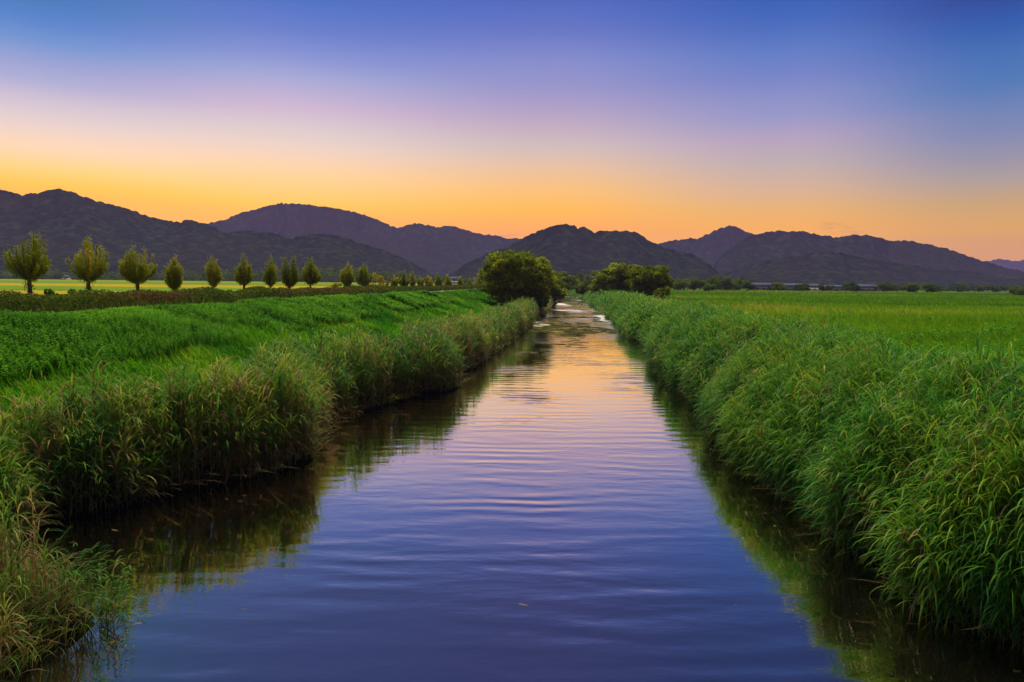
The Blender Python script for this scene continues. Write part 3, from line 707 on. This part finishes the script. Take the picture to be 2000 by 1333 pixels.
# big riverside tree
Y = 100; x = at(1008, Y)
broad_tree('riverside_tree', x, Y, 10.0, 9.5, hgt(1008, 494, Y)-.8, MTREE, 'big dark round tree on the left bank leaning over the water', 'tree', 901, nl=300, per=300, leaf=.33, z0=.8, low=.0, tone=.60, lumps=.22)
o = broad_tree('overhanging_bush', at(1045, 97), 97, 4.2, 4, 3.4, MTREE, 'dark bush overhanging the water at the foot of the big tree', 'bush', 902, nl=40, per=220, leaf=.22, z0=.4, low=.0, tone=.32, trunk=True)
# right bank tree group
Y = 150; broad_tree('riverside_tree', at(1213, Y), Y, 12.2, 10, hgt(1213, 516, Y)-1, MTREE, 'wide domed tree on the right bank left of its rounder neighbour', 'tree', 903, nl=150, per=240, leaf=.42, z0=1, low=.1, tone=.60, lumps=.22)
Y = 125; broad_tree('riverside_tree', at(1272, Y), Y, 7.6, 7, hgt(1272, 520, Y)-1, MTREE, 'rounder darker tree on the right bank at the edge of the marsh field', 'tree', 904, nl=140, per=240, leaf=.36, z0=1, low=.05, tone=.48, lumps=.22)
Y = 120; broad_tree('bush', at(1294, Y), Y, 3.4, 3, 3.1, MTREE, 'small low bush at the right foot of the rounder tree', 'bush', 905, nl=26, per=160, leaf=.28, z0=1.2, low=0, tone=.5)
Y = 170; broad_tree('bush', at(1176, Y), Y, 7.5, 6, 5.6, MTREE, 'spreading bush leaning over the river on the right bank', 'bush', 906, nl=50, per=200, leaf=.36, z0=.6, low=0, tone=.6)
Y = 200; broad_tree('bush', at(1146, Y), Y, 8, 6, 4.6, MTREE, 'dark low bush at the right edge of the far water', 'bush', 907, nl=40, per=180, leaf=.42, z0=.5, low=0, tone=.4)
Y = 140; broad_tree('bush', at(1084, Y), Y, 5.6, 6, 5.3, MTREE, 'green bush just right of the big tree beside the water', 'bush', 908, nl=45, per=180, leaf=.34, z0=.5, low=0, tone=.5)
Y = 230; broad_tree('riverside_tree', at(1093, Y), Y, 8, 8, hgt(1093, 532, Y)-1, MTREE, 'far tree showing between the big tree and the river', 'tree', 909, nl=45, per=170, leaf=.5, z0=1, low=.05, tone=.42)
Y = 270; broad_tree('riverside_tree', at(1118, Y), Y, 9, 8, hgt(1118, 540, Y)-1, MTREE, 'round tree closing the river view in the middle', 'tree', 910, nl=45, per=170, leaf=.55, z0=1, low=.05, tone=.5)
Y = 310; broad_tree('riverside_tree', at(1143, Y), Y, 14, 10, hgt(1143, 538, Y)-1, MFAR, 'wide low tree behind the bend of the river', 'tree', 911, nl=45, per=170, leaf=.7, z0=1, low=0, tone=.7)
Y = 285; broad_tree('bush', at(1112, Y), Y, 15, 6, 3.2, MSHRUB, 'low green thicket where the river disappears', 'bush', 912, nl=40, per=150, leaf=.5, z0=.8, low=0, tone=.5)

# shrubs among the street trees
def shrub(px, Y, w, top, mat, label, seed, tone=.5, z0=None, leaf=.14, name='shrub', grp=None, nl=16, per=110, d=None):
    x = at(px, Y); z0 = float(ground(x, Y)) if z0 is None else z0
    return broad_tree(name, x, Y, w, d or w*.8, max(.4, hgt(px, top, Y)-z0), mat, label, 'shrub', seed, nl=nl, per=per, leaf=leaf, z0=z0, low=0, tone=tone, group=grp, parts=('stem', 'leaves'))
shrub(12, 37, 1.9, 570, MSHRUB, 'dark green shrub at the left edge behind the brown hedge', 1001, .3)
shrub(97, 38, 1.1, 569, MSHRUB, 'dark green shrub between the two leftmost trees', 1002, .35)
shrub(150, 37, 1.2, 567, MSHRUB, 'light leafy shrub at the foot of the second tree', 1003, .75)
shrub(303, 46, .8, 571, MSHRUB, 'small shrub between the third and fourth trees', 1004, .4)
shrub(382, 51, .9, 570, MSHRUB, 'small shrub left of the fifth tree', 1005, .4)
shrub(440, 54, 1.6, 566, MSHRUB, 'green mound between the fifth and sixth trees', 1006, .6)
shrub(650, 76, 1.7, 549, MPEAR, 'yellow bush in the gap of the tree row', 1007, .95)
shrub(736, 90, 2.2, 538, MPEAR, 'bright yellow spiky young tree beyond the round olive tree', 1008, .98, leaf=.18)
shrub(754, 94, 1.0, 546, MPEAR, 'thin yellowish sapling right of the bright yellow one', 1009, .75, leaf=.18)
shrub(672, 82, 4.0, 555, MSHRUB, 'low bright green vines under the light green tree', 1010, .7, nl=22)
shrub(728, 92, 3.4, 556, MSHRUB, 'low bright green vines under the yellow young tree', 1011, .7, nl=22)

# hedge behind the path
g = Geo(); n = 120000
y = np.exp(r.uniform(math.log(18), math.log(230), n))
s = -23.9 + r.normal(0, .55, n); x = s+xc(y)
top = (.55+.75*fbm(y*.5, y*0+3, 71)+.25*fbm(y*2.1, s*.8, 72))*np.interp(y, [18, 40, 100, 230], [.85, .9, .75, .7])
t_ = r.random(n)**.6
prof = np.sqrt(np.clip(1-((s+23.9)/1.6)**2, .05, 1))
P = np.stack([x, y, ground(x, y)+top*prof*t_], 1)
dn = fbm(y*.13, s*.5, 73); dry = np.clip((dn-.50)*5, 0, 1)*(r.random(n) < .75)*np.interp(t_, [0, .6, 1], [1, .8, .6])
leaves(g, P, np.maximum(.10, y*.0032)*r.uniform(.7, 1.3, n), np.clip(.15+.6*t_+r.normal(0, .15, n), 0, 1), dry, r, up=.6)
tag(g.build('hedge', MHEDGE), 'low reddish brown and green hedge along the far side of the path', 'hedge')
# tussocks on the path verge beyond the crest
g = Geo(); n = 13000
y = np.exp(r.uniform(math.log(18), math.log(230), n)); s = np.where(r.random(n) < .75, r.uniform(-23.6, -21.7, n), r.uniform(-27.5, -24.8, n)); x = s+xc(y)
blades(g, np.stack([x, y, ground(x, y)-.02], 1), r.uniform(0, 6.28, n), r.uniform(.25, .7, n), np.maximum(.012, y*.0014), r.uniform(0, .3, n), r.uniform(.3, 1.1, n), 2, np.clip(r.normal(.45, .2, n), 0, 1), np.where(r.random(n) < .12, .6, 0))
tag(g.build('verge_grass', MHEDGE), 'rough grass on the verges beside the path and under the trees', 'grass', kind='stuff')

# thin field fence behind the hedge
fm = plain('fence_metal', (.05, .045, .04), (.10, .09, .08), 8, .7)
fx = lambda y_: -27.6+.09*y_
root = empty('field_fence', (fx(24), 24, 3.0)); tag(root, 'thin dark rail fence between the tree row and the rice field', 'fence')
g = Geo()
for zz in (.62, 1.0):
    tube(g, [(fx(a)-fx(24), a-24, zz-.1) for a in np.arange(22, 62, 4.)], [.018]*10, 5)
g.build('rail', fm, root)
for k, a in enumerate(np.arange(22, 60, 4.)):
    g = Geo(); xx = fx(a)-fx(24); tube(g, [(xx, a-24, -.6), (xx, a-24, 1.0)], [.03, .03], 6); g.build('post', fm, root)

# ================================================================== distant woods, houses, poles
def far_wood(label, items, seed, mat=MFAR, leaf=1.1):
    r = rng(seed); g = Geo()
    for (px, Y, w, top) in items:
        x = at(px, Y); z0 = 2.0; h = hgt(px, top, Y)-z0
        for k in range(10):
            dr = r.normal(size=3); dr /= np.linalg.norm(dr)
            cc = np.array([x, Y, z0+h*.5]) + dr*np.array([w*.36, w*.3, h*.30])
            pd = r.normal(size=(46, 3)); pd /= np.linalg.norm(pd, axis=1)[:, None]
            P = cc+pd*np.array([w*.24, w*.22, h*.27])*r.uniform(.7, 1.05, (46, 1)); P[:, 2] = np.maximum(P[:, 2], z0)
            leaves(g, P, leaf*r.uniform(.6, 1.3, 46), np.clip(r.normal(.45, .2)+r.normal(0, .1, 46), 0, 1), 0, r, up=.5, asp=.7)
    return tag(g.build('woods', mat), label, 'woods', kind='stuff')
items = []
for k in range(95):
    px = -40+k*10.3+r.uniform(-4, 4); Y = r.uniform(570, 640)
    top = np.interp(px, [-40, 60, 200, 330, 440, 600, 720, 800, 900, 950], [530, 528, 533, 527, 528, 524, 521, 532, 541, 543]) + r.uniform(-3, 5)
    items.append((px, Y, r.uniform(9, 17), top))
far_wood('dark woods at the foot of the left hill beyond the rice fields', items, 41)
items = []
for k in range(80):
    px = 1290+k*10+r.uniform(-4, 4); Y = r.uniform(420, 520)
    top = np.interp(px, [1290, 1420, 1500, 1700, 1840, 2000, 2100], [545, 549, 560, 560, 558, 556, 556]) + r.uniform(-2, 4)
    items.append((px, Y, r.uniform(6, 12), top))
far_wood('dark tree belt at the far edge of the right field', items, 42)

BUSH = [
 (1328, 300, 9.0, 542, .62, 'pale green round tree at the left end of the far right tree line'),
 (1356, 305, 8.0, 540, .55, 'second tree of the far line, right of the pale one'),
 (1385, 310, 9.5, 541, .5, 'low rounded tree between the taller clumps of the far line'),
 (1414, 300, 10., 541, .40, 'tallest dark clump of the far tree line'),
 (1438, 320, 8.0, 542, .5, 'tree right behind the tallest dark clump'),
 (1460, 290, 7.5, 548, .42, 'last round tree before the row of grey roofs'),
 (1386, 280, 4.5, 556, .6, 'small bush in front of the far tree line'),
 (1520, 330, 7.5, 551, .62, 'bright green bush in front of the grey roofs'),
 (1565, 330, 9.0, 554, .4, 'dark wide bush before the longest roof'),
 (1612, 330, 8.0, 556, .35, 'low dark bush right of the wide one'),
 (1660, 320, 9.5, 553, .32, 'dark round bush just right of the house group'),
 (1733, 320, 8.5, 552, .5, 'green bush right of the white gable'),
 (1782, 320, 8.0, 553, .6, 'pale green bush in the right part of the far line'),
 (1822, 320, 10., 554, .42, 'wide dark bush ending the far line before the poles'),
 (1992, 260, 8.5, 562, .55, 'bush at the right edge of the field'),
]
for k, (px, Y, w, tp, tn_, lb) in enumerate(BUSH):
    x = at(px, Y)
    broad_tree('field_tree', x, Y, w, w*.8, hgt(px, tp, Y)-1.4, MFAR, lb, 'tree', 1200+k, nl=26, per=110, leaf=.62, z0=1.4, low=0, tone=tn_+.15, group='round trees and bushes along the far field edge', lumps=.36)

MWALL = plain('house_wall', (.10, .10, .12), (.16, .16, .18), .8, .8)
MWHITE = plain('white_wall', (.75, .72, .72), (.85, .82, .8), .8, .7)
MROOF = plain('slate_roof', (.07, .08, .12), (.13, .15, .21), 1.5, .9, spec=.05)
MGLASS = plain('window_glass', (.03, .04, .05), (.06, .07, .09), 1, .2, spec=.5)
def house(px, Y, w, top, label, wall=MWALL, d=8, z0=1.6, rotz=0.0):
    x = at(px, Y); H = hgt(px, top, Y)-z0; wh = H*.42
    root = empty('house', (x, Y, z0)); root.rotation_euler[2] = rotz; tag(root, label, 'house', 'small houses at the far edge of the fields')
    g = Geo(); box(g, -w/2, w/2, -d/2, d/2, -.5, wh); g.build('wall', wall, root, smooth=False)
    g = Geo(); e = .6
    v = np.array([(-w/2-e, -d/2-e, wh), (w/2+e, -d/2-e, wh), (w/2+e, d/2+e, wh), (-w/2-e, d/2+e, wh), (-w/2+.2, 0, H), (w/2-.2, 0, H), (w/2-.2, .02, H), (-w/2+.2, .02, H)], float)
    v[:, 2] += .01
    g.add(v, np.array([(0, 1, 5, 4), (2, 3, 7, 6), (3, 0, 4, 7), (1, 2, 6, 5), (4, 5, 6, 7), (0, 3, 2, 1)])); g.build('roof', MROOF, root, smooth=False)
    for k in range(3):
        g = Geo(); cx_ = -w/2+w*(k+.5)/3; box(g, cx_-.8, cx_+.8, -d/2-.05, -d/2+.05, wh*.35, wh*.8); g.build('window', MGLASS, root, smooth=False)
HS = [(1487, 552, 'low grey roofed house right after the last round tree', MWALL, 15), (1512, 553, 'grey roofed house half behind the bright green bush', MWALL, 12),
      (1545, 553, 'grey roofed house with the longest roof', MWALL, 18), (1586, 554, 'pale walled house left of the utility pole', MWHITE, 11),
      (1628, 556, 'grey roofed house between the low dark bushes', MWALL, 14), (1690, 555, 'grey roofed house beside the white gable', MWALL, 13),
      (1715, 556, 'small white gabled house at the right of the group', MWHITE, 7)]
for px, tp, lb, wl_, w in HS: house(px, 405, w*.8, tp+1, lb, wl_)
house(888, 600, 9, 541, 'pale far house showing between the row trees', MWHITE, z0=2.3)
house(927, 600, 6, 543, 'tiny pale house left of the bright yellow green tree', MWHITE, z0=2.3)
house(1163, 520, 8, 540, 'tiny pale house above the bend of the river', MWHITE, z0=2.3)
house(130, 560, 3.2, 538, 'tiny white house at the foot of the left hill', MWHITE, z0=2.3)
MPOLE = plain('concrete_pole', (.15, .15, .16), (.22, .22, .22), 2, .8)
for px, tp, lb in ((1573, 545, 'pale utility pole among the grey roofs'), (1601, 549, 'short utility pole right of the pale walled house'), (1621, 546, 'utility pole behind the low dark bushes'),
                   (1847, 551, 'pale pole just right of the wide dark bush'), (1905, 553, 'thin pole before the dark hillside, middle of the right group'), (1919, 551, 'taller pale pole beside the thin one'),
                   (1952, 555, 'faint pole second from the right'), (1966, 551, 'rightmost tall pale pole')):
    Y = 385; x = at(px, Y); H = hgt(px, tp, Y)-1.6
    root = empty('utility_pole', (x, Y, 1.6)); tag(root, lb, 'pole', 'utility poles at the far edge of the right field')
    g = Geo(); tube(g, [(0, 0, -.3), (0, 0, H)], [.13, .10], 8); g.build('mast', MPOLE, root)
    g = Geo(); tube(g, [(-.9, 0, H-.6), (.9, 0, H-.6)], [.07, .07], 6); g.build('crossarm', MPOLE, root)

# ================================================================== haze
g = Geo(); box(g, -3200, 3200, -60, 3700, -3.5, HAZE_TOP)
mt, t, o = newmat('evening_haze')
pv = t.nodes.new('ShaderNodeVolumePrincipled'); pv.inputs['Color'].default_value = (.47, .36, .95, 1); pv.inputs['Density'].default_value = HAZE_D
pv.inputs['Anisotropy'].default_value = 0
t.links.new(pv.outputs[0], o.inputs['Volume'])
hz = g.build('haze', mt, smooth=False); tag(hz, 'thin violet evening haze over the valley', 'haze', kind='stuff')
print('verts total', sum(len(o.data.vertices) for o in bpy.data.objects if o.type == 'MESH'))
